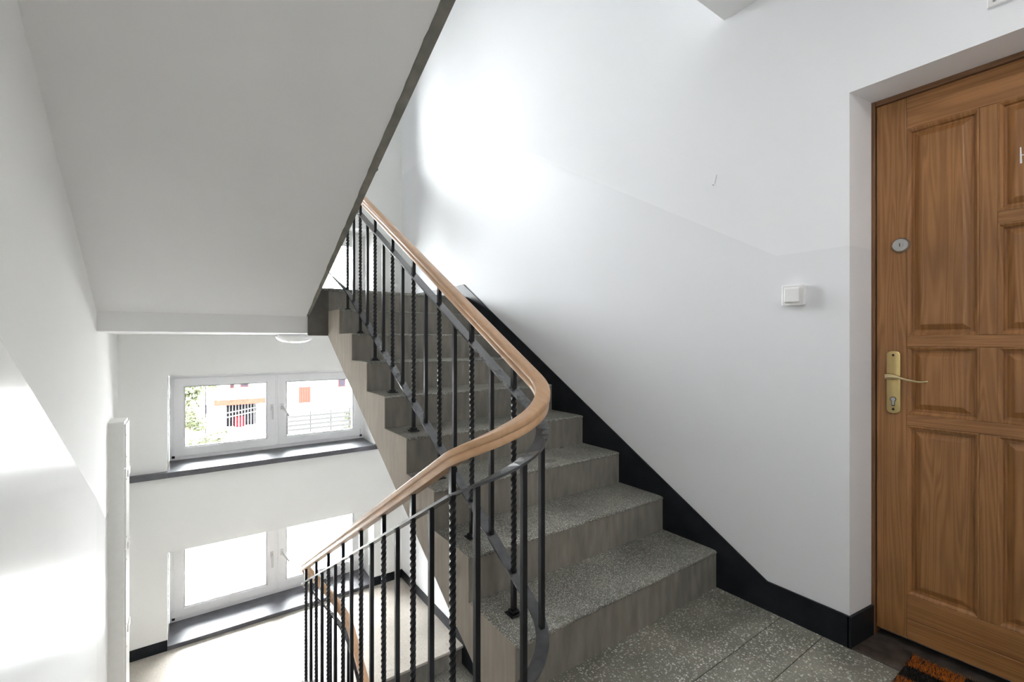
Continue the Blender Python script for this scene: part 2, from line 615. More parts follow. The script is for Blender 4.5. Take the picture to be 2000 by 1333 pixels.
# raw concrete edge strip under the overhead flight, with an uneven painted border
m = MB()
sz = lambda y: 1.53 + 0.17 - 0.372 + (Y0 + 8 * TD + 0.03 - y) * 0.17 / TD
rr = random.Random(4)
rs = []
for i in range(70):
    y = 3.54 - i * (3.54 - 1.2) / 69
    wv = 0.018 + (3.54 - y) * 0.017 + rr.uniform(-0.0022, 0.0022)
    x1_ = skew(y) + 0.001
    z = sz(y)
    rs.append([(x1_ - wv, y, z - 0.004), (x1_, y, z - 0.004), (x1_, y, z + 0.05), (x1_ - wv, y, z + 0.05)])
m.rings(rs)
m.build('edge_strip', M_RAW, fo)

# ------------------------------------------------------------------ black skirtings
nl = lambda y: RI + (y - Y1) * RI / T
BH = 0.118
m = MB()
xb = XR - 0.009
pol = [(DY0, 0.0), (Y1 + 0.01, 0.0)]
for k in range(1, 10):
    s = Y1 + (k - 1) * T + 0.008
    pol += [(s, k * RI - 0.001)] if k == 9 else [(s, k * RI), (s + T, k * RI)]
pol = [(DY0, 0.0), (Y1 + 0.02, 0.0), (Y1 + 8 * T + 0.02, 1.36), (Y1 + 8 * T + 0.04, 1.52), (YF, 1.52), (YF, 1.53 + BH), (3.56, 1.53 + BH - 0.005), (0.955, BH + 0.004), (DY0, BH)]
m.prism([(xb, y, z) for y, z in pol], [(XR + 0.002, y, z) for y, z in pol])
o = m.build('baseboard_right', M_BLACK)
tag(o, 'black painted skirting stepping up along the right wall beside the stairs', 'baseboard', kind='structure')
m = MB()
fp = [(XR - 0.009, DY0 + 0.004), (XR - 0.009, DY0 - 0.009), (XD - 0.003, DY0 - 0.029), (XD - 0.003, DY0 - 0.01)]
m.prism([(x, y, 0.0) for x, y in fp], [(x, y, BH) for x, y in fp])
jb = m.build('baseboard_reveal', M_BLACK)
tag(jb, 'short black skirting inside the door reveal', 'baseboard', kind='structure')
zl = ZLOW
m = MB()
m.box(xl_far, WX0, YF - 0.009, YF + 0.002, zl, zl + 0.092).box(WX1, XR, YF - 0.009, YF + 0.002, zl, zl + 0.092)
tag(m.build('baseboard_back', M_BLACK), 'black skirting of the lower half landing either side of the low window', 'baseboard', kind='structure')
m = MB()
pol = [(YF, zl), (3.6, zl), (3.6, zl - 0.17), (1.3, zl - 1.53), (1.3, zl - 1.36), (3.52, zl + 0.092 - 0.03), (3.6, zl + 0.092), (YF, zl + 0.092)]
m.prism([(xb, y, z) for y, z in pol], [(XR + 0.002, y, z) for y, z in pol])
tag(m.build('baseboard_lower_right', M_BLACK), 'black skirting on the right wall of the lower half landing', 'baseboard', kind='structure')
m = MB()
m.box(WX1, XR - 0.01, YF - 0.009, YF + 0.002, 1.53, 1.53 + BH).box(XL - 0.03, WX0, YF - 0.009, YF + 0.002, 1.53, 1.53 + BH)
tag(m.build('baseboard_upper', M_BLACK), 'black skirting at the back of the upper half landing', 'baseboard', kind='structure')


# ------------------------------------------------------------------ windows
def window(i, z0, z1, label, sill_lip, sill_x):
    root = empty('window_%d' % (i + 1), ((WX0 + WX1) / 2, YW, z0))
    tag(root, label, 'window', kind='structure')
    x0, x1 = WX0 + 0.004, WX1 - 0.004
    fz0 = z0 + 0.012
    fw = 0.046
    xm = (x0 + x1) / 2
    m = MB()
    zt_ = z1 - 0.012
    fo_ = [(x0, fz0), (x1, fz0), (x1, zt_), (x0, zt_)]
    fi_ = [(x0 + fw, fz0 + fw), (x1 - fw, fz0 + fw), (x1 - fw, zt_ - fw), (x0 + fw, zt_ - fw)]
    m.rings([[(x, YW, z) for x, z in fo_], [(x, YW, z) for x, z in fi_], [(x, YW + 0.07, z) for x, z in fi_],
             [(x, YW + 0.07, z) for x, z in fo_], [(x, YW, z) for x, z in fo_]], cap=False)
    m.box(xm - 0.03, xm + 0.03, YW + 0.001, YW + 0.069, fz0 + fw - 0.001, zt_ - fw + 0.001)
    m.build('window_frame', M_PVC, root, 0.003)
    box(x0, x1, YW + 0.01, YW + 0.06, z1 - 0.014, z1 + 0.004).build('expansion_strip', M_PVC, root)
    for sd, (a, b_) in enumerate(((x0 + fw - 0.012, xm - 0.012), (xm + 0.012, x1 - fw + 0.012))):
        c0, c1 = fz0 + fw - 0.012, z1 - 0.012 - fw + 0.012
        sw = 0.072
        ys = YW - 0.014
        sa = MB()
        outer = [(a, c0), (b_, c0), (b_, c1), (a, c1)]
        inner = [(a + sw, c0 + sw), (b_ - sw, c0 + sw), (b_ - sw, c1 - sw), (a + sw, c1 - sw)]
        bead = [(a + sw + 0.012, c0 + sw + 0.012), (b_ - sw - 0.012, c0 + sw + 0.012), (b_ - sw - 0.012, c1 - sw - 0.012), (a + sw + 0.012, c1 - sw - 0.012)]
        rings = [[(x, YW + 0.05, z) for x, z in outer], [(x, ys, z) for x, z in outer], [(x, ys, z) for x, z in inner],
                 [(x, ys + 0.010, z) for x, z in bead], [(x, YW + 0.05, z) for x, z in bead]]
        sa.rings(rings, cap=False)
        sash = sa.build('sash', M_PVC, root, 0.002)
        g = MB()
        gk = 0.004
        for (p, q) in (((bead[0][0], bead[0][1]), (bead[1][0], bead[0][1] + gk)), ((bead[0][0], bead[2][1] - gk), (bead[1][0], bead[2][1])),
                       ((bead[0][0], bead[0][1]), (bead[0][0] + gk, bead[2][1])), ((bead[1][0] - gk, bead[0][1]), (bead[1][0], bead[2][1]))):
            g.box(p[0], q[0], ys + 0.008, ys + 0.020, p[1], q[1])
        g.build('gasket', M_GASKET, sash)
        box(bead[0][0] - 0.004, bead[1][0] + 0.004, YW + 0.018, YW + 0.022, bead[0][1] - 0.004, bead[2][1] + 0.004).build('glass_pane', M_GLASS, sash)
        # handle: rose, neck and lever
        hx = b_ - 0.036 if sd == 0 else a + 0.036
        hz = (c0 + c1) / 2 + 0.03
        h = MB()
        h.box(hx - 0.014, hx + 0.014, ys - 0.010, ys + 0.001, hz - 0.03, hz + 0.03)
        h.tube([(hx, ys, hz), (hx, ys - 0.045, hz)], 0.009)
        if sd == 0:
            h.tube([(hx, ys - 0.040, hz + 0.004), (hx, ys - 0.050, hz - 0.05), (hx, ys - 0.046, hz - 0.12)], [0.010, 0.010, 0.008])
        else:
            h.tube([(hx, ys - 0.040, hz + 0.004), (hx + 0.03, ys - 0.050, hz - 0.045), (hx + 0.062, ys - 0.046, hz - 0.10)], [0.010, 0.010, 0.008])
        h.build('window_handle', M_HANDLE, sash, smooth=True)
        # hinge covers at the outer corners
        ex = a - 0.004 if sd == 0 else b_ + 0.004
        hg = MB()
        hg.box(ex - 0.010, ex + 0.010, ys - 0.010, ys + 0.012, c1 - 0.085, c1 - 0.010)
        hg.build('hinge', M_PVC, root, 0.003)
        hg = MB()
        hg.box(ex - 0.010, ex + 0.010, ys - 0.010, ys + 0.012, c0 + 0.012, c0 + 0.075)
        hg.build('hinge', M_PVC, root, 0.003)
        box(ex - 0.012, ex + 0.012, ys - 0.006, ys + 0.012, c0 - 0.012, c0 + 0.010).build('hinge_pin', M_DARK, root, 0.003)
    m = MB()
    sx0, sx1, lip, drop = sill_x
    pol = [(YW + 0.02, z0 + 0.012), (YF, z0 + 0.004), (YF - lip, z0 + 0.003), (YF - lip, z0 - drop), (YF, z0 - drop), (YF, z0 - 0.02), (YW + 0.02, z0 - 0.02)]
    m.prism([(WX0 + 0.001, y, z) for y, z in pol], [(WX1 - 0.001, y, z) for y, z in pol])
    if lip > 0.02:
        for a, b_ in ((sx0, WX0 + 0.002), (WX1 - 0.002, sx1)):
            m.box(a, b_, YF - lip, YF + 0.001, z0 - drop, z0 + 0.003)
    m.build('sill', M_SILL, root, 0.003)
    return root


window(0, WIN[0][0], WIN[0][1], 'low white double window at floor level of the lower half landing', 0, (WX0, WX1, 0.012, 0.035))
window(1, WIN[1][0], WIN[1][1], 'white double window with black sill shelf, upper of the two in view', 0, (xl_far + 0.005, 1.72, 0.055, 0.045))
window(2, WIN[2][0], WIN[2][1], 'blown out window at the half landing above, glimpsed behind the balusters', 0, (WX0, WX1, 0.012, 0.02))
window(3, WIN[3][0], WIN[3][1], 'white double window highest up the end wall', 0, (xl_far + 0.005, 1.72, 0.055, 0.045))

# ------------------------------------------------------------------ railing
XU, XDN = 0.95, 0.65
CX, RL = 0.80, 0.15
YA, YB_ = 1.215, 3.29           # centres of the near and far bends
HB, HU, HL = 0.800, 0.720, 0.066   # underside of handrail, top of upper bar, top of lower bar
slopeU, slopeD, slopeO = RI / T, 0.555, 0.17 / TD
zU = lambda y: RI + (y - Y1) * slopeU
zD = lambda y: 0.03 - (y - Y0) * slopeD
zLo = lambda y: ZLOW - 1.53 + RI + (y - Y1 - 0.06) * slopeU
zO = lambda y: 3.06 - (y - Y0) * slopeO


def path():
    """centre line over the nosing lines: lower flight, far bend, down flight, near bend, up flight, far bend above"""
    P = []
    y = 2.0
    while y < YB_ - 1e-6:
        P.append((XU, y, zLo(y)))
        y += 0.06

    def bend(x_sign, yc, za, zb, sa, sb, far):
        n = 20
        ln = math.pi * RL
        out = []
        for i in range(n + 1):
            q = i / n
            a = math.pi * q
            x = CX + x_sign * RL * math.cos(a)
            yy = yc + (RL if far else -RL) * math.sin(a)
            h00, h10 = 2 * q ** 3 - 3 * q ** 2 + 1, q ** 3 - 2 * q ** 2 + q
            h01, h11 = -2 * q ** 3 + 3 * q ** 2, q ** 3 - q ** 2
            out.append((x, yy, h00 * za + h10 * sa * ln + h01 * zb + h11 * sb * ln))
        return out
    P += bend(1, YB_, zLo(YB_), zD(YB_), slopeU, slopeD, True)
    y = YB_ - 0.05
    while y > YA + 1e-6:
        P.append((XDN, y, zD(y)))
        y -= 0.06
    P += bend(-1, YA, zD(YA), zU(YA), slopeD, slopeU, False)
    y = YA + 0.05
    while y < YB_ - 1e-6:
        P.append((XU, y, zU(y)))
        y += 0.06
    P += bend(1, YB_, zU(YB_), zO(YB_), slopeU, slopeO, True)
    y = YB_ - 0.05
    while y > 2.2:
        P.append((XDN, y, zO(y)))
        y -= 0.06
    return [Vector(p) for p in P]


PATH = path()


def sweep(profile, dz):
    rs = []
    for i, p in enumerate(PATH):
        d = (PATH[min(i + 1, len(PATH) - 1)] - PATH[max(i - 1, 0)])
        h = Vector((d.x, d.y, 0)).normalized()
        side = Vector((h.y, -h.x, 0))
        dn = d.normalized()
        upv = side.cross(dn).normalized()
        if upv.z < 0:
            upv = -upv
        rs.append([p + Vector((0, 0, dz)) + side * a + upv * b_ for a, b_ in profile])
    return MB().rings(rs)


rail = empty('stair_railing', (CX, YA, 0))
tag(rail, 'black wrought iron stair railing with twisted balusters and a curving beech handrail', 'railing')
hh = [(0.0195, 0.0), (0.0205, 0.0015), (0.0205, 0.018), (0.019, 0.020), (0.019, 0.022), (0.0225, 0.0245), (0.0238, 0.027), (0.0238, 0.039), (0.0228, 0.0418), (0.0205, 0.0434), (0.011, 0.0444)]
hp = [(-a, b_) for a, b_ in hh] + [(0.0, 0.0448)] + hh[::-1]
hr = sweep(hp, HB).build('handrail', M_RAIL, rail, smooth=True)
hr['label'] = 'smooth beech handrail curving round the stairwell'
bp_ = [(-0.0205, -0.008), (-0.0205, 0.0), (0.0205, 0.0), (0.0205, -0.008)]
sweep(bp_, HU).build('upper_bar', M_BAR, rail)
sweep(bp_, HL).build('lower_bar', M_BAR, rail)

# twisted baluster; its origin lies on the nosing line, it passes both bars up to the handrail
def twisted_mesh(foot):
    hw = 0.0080
    zb0, zb1 = HL + 0.004, HU - 0.012
    rs = []
    nn = 112
    zs = [-foot] + [zb0 + (zb1 - zb0) * i / nn for i in range(nn + 1)] + [HB + 0.006]
    for z in zs:
        q = min(1, max(0, (z - zb0) / (zb1 - zb0)))
        a0 = q * 2 * math.pi * 7.0
        rr_ = (1.36, 1.06) if 0 < q < 1 else (1.40, 1.0)
        rs.append([(math.cos(a0 + math.pi / 4 + j * math.pi / 4) * hw * rr_[j % 2], math.sin(a0 + math.pi / 4 + j * math.pi / 4) * hw * rr_[j % 2], z) for j in range(8)])
    return MB().rings(rs).mesh('twisted_baluster', M_IRON, smooth=True)


TW_UP, TW_DOWN = twisted_mesh(0.09), twisted_mesh(0.24)
PLN = box(-0.0082, 0.0082, -0.0082, 0.0082, -0.004, HU - HL - 0.006).mesh('plain_baluster', M_IRON, 0.0012)
fm = MB()
for (hw, za, zc) in ((0.024, 0.0, 0.007), (0.015, 0.006, 0.018)):
    fm.box(-hw, hw, -hw, hw, za, zc)
FOOT = fm.mesh('foot_plate', M_IRON, 0.003)


def twisted(x, y, z, zn, me):
    o = link('twisted_baluster', me, rail, (x, y, zn))
    link('foot_plate', FOOT, o, (x, y, z - 0.001))


def plain_bar(x, y, zn):
    link('plain_baluster', PLN, rail, (x, y, zn + HL))


for k in range(8):
    y = Y1 + k * T + 0.147
    if y < YB_ + 0.1:
        twisted(XU, y, (k + 1) * RI, zU(y), TW_UP)
    y2 = y + T / 2
    if y2 < YB_:
        plain_bar(XU, y2, zU(y2))
for k in range(8):
    y = Y0 + k * 0.293 + 0.120
    if y <= YB_ + 0.06:
        twisted(XDN, y, -(k + 1) * RD, zD(y), TW_DOWN)
    y2 = y + 0.1465
    if y2 < YB_ + 0.02:
        plain_bar(XDN, y2, zD(y2))
for k in range(3, 8):
    y = Y1 + 0.06 + k * T + 0.14
    if y < YB_ + 0.1:
        twisted(XU, y, ZLOW - 1.53 + (k + 1) * 0.17, zLo(y), TW_UP)
    y2 = y + T / 2
    if y2 < YB_:
        plain_bar(XU, y2, zLo(y2))
near = [i for i, p in enumerate(PATH) if p.y < YA - 0.005]
far_lo = [i for i, p in enumerate(PATH) if p.y > YB_ + 0.005 and p.z < 0.5]
for grp, fr in ((near, (0.22, 0.55, 0.90)), (far_lo, (0.10, 0.42, 0.74))):
    for q in fr:
        p = PATH[grp[int(q * (len(grp) - 1))]]
        plain_bar(p.x, p.y, p.z)

# ------------------------------------------------------------------ door
door = empty('door_1', (XD, (DY0 + DY1) / 2, 0.0))
tag(door, 'varnished wooden panelled flat door with brass handle in the right wall', 'door', kind='structure')
LY0, LY1 = 0.627, -0.217       # leaf edges
LZ0, LZ1 = 0.036, 2.046
fx0, fx1 = XD + 0.004, XD + 0.06
box(fx0 - 0.004, fx1, LY0 + 0.002, DY0 + 0.002, 0.0, DZ + 0.002).build('frame_jamb', M_DOOR_F, door, 0.003)
box(fx0 - 0.004, fx1, LY1 - 0.002, DY1 - 0.002, 0.0, DZ + 0.002).build('frame_jamb', M_DOOR_F, door, 0.003)
box(fx0 - 0.002, fx1, LY1 - 0.002, LY0 + 0.002, LZ1 + 0.002, DZ + 0.002).build('frame_head', M_DOOR_FH, door, 0.003)
box(XR - 0.006, XD + 0.07, DY1, DY0, -0.001, 0.005).build('threshold', M_THRESH, door, 0.002)
leaf = door
xf, xk = XD + 0.010, XD + 0.052      # face and back of the leaf
ST = 0.090
ys = [LY0, 0.536, 0.345, 0.302, 0.109, 0.066, LY1 + ST, LY1]
# back board keeps the leaf closed
box(XD + 0.034, xk, LY1, LY0, LZ0, LZ1).build('core', M_DOOR_V, leaf)


def piece(name, ya, yb, za, zb, mat, bev=0.0022):
    return box(xf, XD + 0.036, ya - 0.0003, yb + 0.0003, za + 0.0003, zb - 0.0003).build(name, mat, leaf, bev)


piece('stile', ys[0], ys[1], LZ0, LZ1, M_DOOR_V)
piece('stile', ys[6], ys[7], LZ0, LZ1, M_DOOR_V)
piece('rail', ys[1], ys[6], 1.928, LZ1, M_DOOR_H)
piece('rail', ys[1], ys[6], 1.120, 1.162, M_DOOR_H)
piece('rail', ys[1], ys[6], 0.828, 0.870, M_DOOR_H)
piece('rail', ys[1], ys[6], 0.112, 0.201, M_DOOR_H)
piece('rail', ys[1], ys[6], LZ0, 0.1105, M_DOOR_H)
for a, b_ in ((ys[2], ys[3]), (ys[4], ys[5])):
    for za, zb in ((1.162, 1.928), (0.870, 1.120), (0.201, 0.828)):
        piece('muntin', a, b_, za, zb, M_DOOR_V)
piece('rail', ys[3], ys[4], 1.527, 1.569, M_DOOR_H)


def panel(ya, yb, za, zb):
    """moulded frame running round a raised and fielded panel"""
    y_hi, y_lo = ya, yb
    def rect(i, x):
        return [(x, y_hi - i, za + i), (x, y_lo + i, za + i), (x, y_lo + i, zb - i), (x, y_hi - i, zb - i)]
    mo = MB().rings([rect(0.0, XD + 0.030), rect(0.0, xf + 0.0015), rect(0.004, xf + 0.001), rect(0.012, xf + 0.009), rect(0.014, XD + 0.030)], cap=False)
    mo.build('moulding', M_DOOR_V, leaf)
    pn = MB()
    pn.add(rect(0.013, XD + 0.028) + rect(0.020, XD + 0.028) + rect(0.038, xf + 0.0065) + rect(0.041, xf + 0.0055),
           [(0, 1, 5, 4), (1, 2, 6, 5), (2, 3, 7, 6), (3, 0, 4, 7), (4, 5, 9, 8), (5, 6, 10, 9), (6, 7, 11, 10), (7, 4, 8, 11),
            (8, 9, 13, 12), (9, 10, 14, 13), (10, 11, 15, 14), (11, 8, 12, 15), (12, 13, 14, 15)])
    pn.build('panel', M_DOOR_V, leaf)


for i, (a, b_) in enumerate(((ys[1], ys[2]), (ys[3], ys[4]), (ys[5], ys[6]))):
    if i == 1:
        panel(a, b_, 1.569, 1.928)
        panel(a, b_, 1.162, 1.527)
    else:
        panel(a, b_, 1.162, 1.928)
    panel(a, b_, 0.870, 1.120)
    panel(a, b_, 0.201, 0.828)

# handle set


def rounded_plate(yc, z0, z1, hw, xa, xb_, n=10):
    out = []
    for i in range(n + 1):
        a = math.pi * i / n
        out.append((yc + hw * math.cos(a), z1 - hw * 0.7 + hw * 0.7 * math.sin(a)))
    for i in range(n + 1):
        a = math.pi + math.pi * i / n
        out.append((yc + hw * math.cos(a), z0 + hw * 0.7 + hw * 0.7 * math.sin(a)))
    m_ = MB()
    m_.rings([[(xb_, y, z) for y, z in out], [(xa + 0.002, y, z) for y, z in out],
              [(xa, yc + (y - yc) * 0.88, (z0 + z1) / 2 + (z - (z0 + z1) / 2) * 0.985) for y, z in out]])
    return m_


hy = 0.573
pl = rounded_plate(hy, 0.868, 1.104, 0.0205, xf - 0.009, xf + 0.001).build('handle_plate', M_BRASS, leaf, smooth=True)
pl['label'] = 'long satin brass handle plate'
xp = xf - 0.009
m = MB()
m.tube([(xp + 0.002, hy + 0.003, 1.005), (xp - 0.018, hy + 0.003, 1.005)], [0.011, 0.010], 14)
lev = [(0.019, 0.0015, 0.010), (0.010, 0.002, 0.0125), (-0.004, 0.002, 0.012), (-0.018, 0.001, 0.0075), (-0.032, -0.003, 0.0050), (-0.055, -0.008, 0.0043),
       (-0.078, -0.012, 0.0041), (-0.093, -0.012, 0.0041), (-0.103, -0.009, 0.0045), (-0.106, -0.0075, 0.002)]
m.tube([(xp - 0.018 - 0.012 * min(1, abs(q[0]) / 0.06), hy + q[0], 1.006 + q[1]) for q in lev], [q[2] for q in lev], 12)
m.build('lever', M_BRASS2, pl, smooth=True)
m = MB()
m.tube([(xp + 0.003, hy, 0.922), (xp - 0.0015, hy, 0.922)], 0.0095, 14)
m.box(xp - 0.0012, xp + 0.003, hy - 0.0052, hy + 0.0052, 0.897, 0.920)
m.build('keyhole', M_DARK, pl)
m = MB()
m.tube([(xp + 0.003, hy, 0.922), (xp - 0.0025, hy, 0.922)], 0.0075, 14)
m.box(xp - 0.0022, xp + 0.003, hy - 0.0038, hy + 0.0038, 0.900, 0.920)
m.build('lock_cylinder', M_STEEL, pl)
for z in (1.088, 0.884):
    MB().tube([(xp + 0.003, hy, z), (xp - 0.0012, hy, z)], 0.0042, 10).build('screw', M_DARK, pl)
ly, lz = 0.552, 1.499
ro = MB().tube([(xf + 0.001, ly, lz), (xf - 0.005, ly, lz), (xf - 0.012, ly, lz), (xf - 0.0125, ly, lz)], [0.0275, 0.0275, 0.0225, 0.001], 28).build('lock_rosette', M_STEEL, leaf, smooth=True)
ro['label'] = 'round steel deadlock rosette'
MB().tube([(xf - 0.010, ly, lz), (xf - 0.0155, ly, lz)], 0.0095, 18).build('lock_cylinder', M_STEEL, ro, smooth=True)
box(xf - 0.0162, xf - 0.013, ly - 0.0012, ly + 0.0012, lz - 0.006, lz + 0.006).build('keyhole', M_DARK, ro)
# chalked letter on the middle upper panel
xc = xf + 0.0045
m = MB()
hyL, hz0 = 0.2505, 1.712
m.add([(xc, hyL + 0.002, hz0 + 0.052), (xc, hyL - 0.001, hz0 + 0.052), (xc, hyL - 0.003, hz0), (xc, hyL, hz0)], [(0, 1, 2, 3)])
m.box(xc - 0.0004, xc + 0.001, hyL - 0.0005, hyL + 0.0020, hz0, hz0 + 0.052)
m.box(xc - 0.0004, xc + 0.001, hyL - 0.028, hyL, hz0 + 0.0245, hz0 + 0.0275)
m.box(xc - 0.0004, xc + 0.001, hyL - 0.030, hyL - 0.0275, hz0, hz0 + 0.052)
m.build('chalk_letter', M_CHALK, leaf)


# ------------------------------------------------------------------ door mat
def mat_material():
    m_, t, b = nt('doormat_fibre')
    c = coords(t)
    sp = N(t, 'ShaderNodeSeparateXYZ')
    L(t, c, sp.inputs[0])
    u = mth(t, 'FLOOR', mth(t, 'DIVIDE', mth(t, 'SUBTRACT', sp.outputs[0], 1.706), 0.085))
    v = mth(t, 'FLOOR', mth(t, 'DIVIDE', mth(t, 'SUBTRACT', 0.505, sp.outputs[1]), 0.138))
    chk = mth(t, 'MODULO', mth(t, 'ADD', u, v), 2.0)
    third = mth(t, 'MODULO', mth(t, 'ADD', mth(t, 'MULTIPLY', u, 2.0), v), 3.0)
    wn_ = N(t, 'ShaderNodeTexWhiteNoise')
    fine = N(t, 'ShaderNodeTexNoise')
    fine.inputs['Scale'].default_value = 300
    L(t, c, fine.inputs['Vector'])
    org = ramp(t, fine.outputs[0], [(0.3, (0.28, 0.062, 0.006)), (0.7, (0.75, 0.24, 0.035))])
    drk = ramp(t, fine.outputs[0], [(0.3, (0.006, 0.006, 0.005)), (0.7, (0.030, 0.024, 0.018))])
    red = ramp(t, fine.outputs[0], [(0.3, (0.12, 0.008, 0.006)), (0.7, (0.30, 0.03, 0.02))])
    col2 = mixc(t, mth(t, 'LESS_THAN', third, 0.5), org.outputs[0], red.outputs[0])
    L(t, mixc(t, chk, org.outputs[0], drk.outputs[0]), b.inputs['Base Color'])
    b.inputs['Roughness'].default_value = 0.9
    b.inputs['Specular IOR Level'].default_value = 0.1
    return m_


M_MAT = mat_material()
M_MATB = plain('black_rubber_backing', (0.012, 0.012, 0.012), 0.8)
mx0, mx1, my0, my1 = 1.706, 2.131, -0.10, 0.505
mat = empty('doormat', ((mx0 + mx1) / 2, (my0 + my1) / 2, 0.002))
tag(mat, 'orange and black chequered bristle doormat lying in front of the wooden door', 'doormat')
box(mx0 - 0.004, mx1 + 0.004, my0 - 0.004, my1 + 0.004, 0.001, 0.008).build('backing', M_MATB, mat, 0.002)
m = MB()
rr = random.Random(3)
for _ in range(26000):
    x, y = rr.uniform(mx0, mx1), rr.uniform(my0, my1)
    a = rr.uniform(0, 6.28)
    h = rr.uniform(0.008, 0.016)
    dx, dy = rr.gauss(0, 0.004), rr.gauss(0, 0.004)
    cw, sw_ = 0.0009 * math.cos(a), 0.0009 * math.sin(a)
    m.v += [(x - cw, y - sw_, 0.007), (x + cw, y + sw_, 0.007), (x + dx, y + dy, 0.007 + h)]
    k = len(m.v)
    m.f.append((k - 3, k - 2, k - 1))
me = bpy.data.meshes.new('bristles')
me.from_pydata(m.v, [], m.f)
me.materials.append(M_MAT)
br = link('bristles', me, mat)
br['kind'] = 'stuff'

# ------------------------------------------------------------------ things on the walls
sw = empty('light_switch', (XR, 0.848, 1.324))
tag(sw, 'square white rocker light switch on the wall beside the door', 'light switch')
sy0, sy1, sz0, sz1 = 0.889, 0.806, 1.284, 1.368
box(XR - 0.016, XR + 0.001, sy1 + 0.002, sy0 - 0.002, sz0 + 0.002, sz1 - 0.002).build('surface_box', M_PLASTIC, sw, 0.003)
fr_ = box(XR - 0.022, XR - 0.014, sy1, sy0, sz0, sz1).build('cover_frame', M_PLASTIC, sw, 0.003)
m = MB()
a0, a1, b0, b1 = sy1 + 0.014, sy0 - 0.012, sz0 + 0.013, sz1 - 0.012
m.add([(XR - 0.020, a0, b0), (XR - 0.020, a1, b0), (XR - 0.020, a1, b1), (XR - 0.020, a0, b1),
       (XR - 0.031, a0, b0 + 0.001), (XR - 0.031, a1, b0 + 0.001), (XR - 0.026, a1, b1), (XR - 0.026, a0, b1)],
      [(0, 1, 2, 3), (4, 5, 6, 7), (0, 1, 5, 4), (1, 2, 6, 5), (2, 3, 7, 6), (3, 0, 4, 7)])
m.build('rocker', M_PLASTIC, sw, 0.0025)

jb = empty('junction_box', (XR, 0.27, 2.2))
tag(jb, 'small white junction box above the door at the top right corner', 'junction box')
box(XR - 0.012, XR + 0.001, 0.215, 0.300, 2.160, 2.245).build('cover', M_PLASTIC, jb, 0.003)
MB().tube([(XR - 0.010, 0.283, 2.176), (XR - 0.0135, 0.283, 2.176)], 0.004, 12).build('screw', M_STEEL, jb)
MB().tube([(XR - 0.010, 0.232, 2.229), (XR - 0.0135, 0.232, 2.229)], 0.004, 12).build('screw', M_STEEL, jb)

nl_ = empty('wall_nail', (XR, 1.21, 1.92))
tag(nl_, 'tiny nail with a faint plaster scratch on the white wall left of the door', 'nail')
MB().tube([(XR + 0.003, 1.2005, 1.872), (XR - 0.005, 1.2005, 1.872)], 0.0022, 8).build('nail_head', M_STEEL, nl_)
m = MB()
m.prism([(XR - 0.0008, 1.196, 1.876), (XR - 0.0008, 1.192, 1.878), (XR - 0.0008, 1.183, 1.915), (XR - 0.0008, 1.186, 1.916)],
        [(XR + 0.001, 1.196, 1.876), (XR + 0.001, 1.192, 1.878), (XR + 0.001, 1.183, 1.915), (XR + 0.001, 1.186, 1.916)])
m.build('scratch', plain('scuffed_paint', (0.70, 0.70, 0.70), 0.9), nl_)

cb = empty('riser_cabinet', (-0.40, 4.33, ZLOW))
tag(cb, 'tall narrow white service cabinet standing on the left wall by the corner', 'cabinet')
box(-0.452, -0.352, 4.205, 4.448, ZLOW, 0.572).build('carcass', M_CABINET, cb, 0.004)
zz = [ZLOW + 0.06, -0.95, -0.33, 0.24, 0.555]
for i in range(4):
    p_ = box(-0.356, -0.343, 4.222, 4.445, zz[i] + 0.004, zz[i + 1] - 0.004).build('cover_panel', M_CABINET, cb, 0.002)
    for z in (zz[i] + 0.08, zz[i + 1] - 0.08):
        MB().tube([(-0.345, 4.24, z), (-0.3405, 4.24, z)], 0.006, 10).build('screw', M_STEEL, p_)
for z in (0.16, -0.36, -0.96):
    box(-0.345, -0.336, 4.30, 4.43, z, z + 0.05).build('clip', M_CABINET, cb, 0.003)

# ------------------------------------------------------------------ lamps
def dish_lamp(name, label, x, y, zc, on=0.0):
    e = empty(name, (x, y, zc))
    tag(e, label, 'ceiling lamp')
    MB().tube([(x, y, zc + 0.001), (x, y, zc - 0.022)], [0.128, 0.128], 40).build('base_ring', M_PLASTIC, e, smooth=True)
    rs = []
    for i in range(11):
        a = math.pi / 2 * i / 10
        r_ = max(0.004, 0.145 * math.cos(a) ** 0.8)
        z = zc - 0.016 - 0.058 * math.sin(a)
        rs.append([(x + r_ * math.cos(b_), y + r_ * math.sin(b_), z) for b_ in [2 * math.pi * k / 40 for k in range(40)]])
    MB().rings(rs).build('glass_bowl', M_OPAL, e, smooth=True)
    return e


dish_lamp('ceiling_lamp', 'white glass bowl lamp under the half landing, half hidden by its edge', 0.745, 4.2, 1.197)

# the landing's own lamp hangs from the slab overhead, above the frame, and is switched on
LAMP_W = 3.0
lx, ly_, lz_ = 0.85, -0.25, 2.612
dish_lamp('ceiling_lamp', 'lit white glass bowl lamp on the ceiling of the landing by the door', lx, ly_, lz_)
ld = bpy.data.lights.new('landing_lamp_light', 'AREA')
ld.shape = 'DISK'
ld.size = 0.28
ld.energy = LAMP_W
ld.color = (1.0, 0.985, 0.97)
lo_ = bpy.data.objects.new('landing_lamp_light', ld)
lo_.location = (lx, ly_, lz_ - 0.08)
COL.objects.link(lo_)

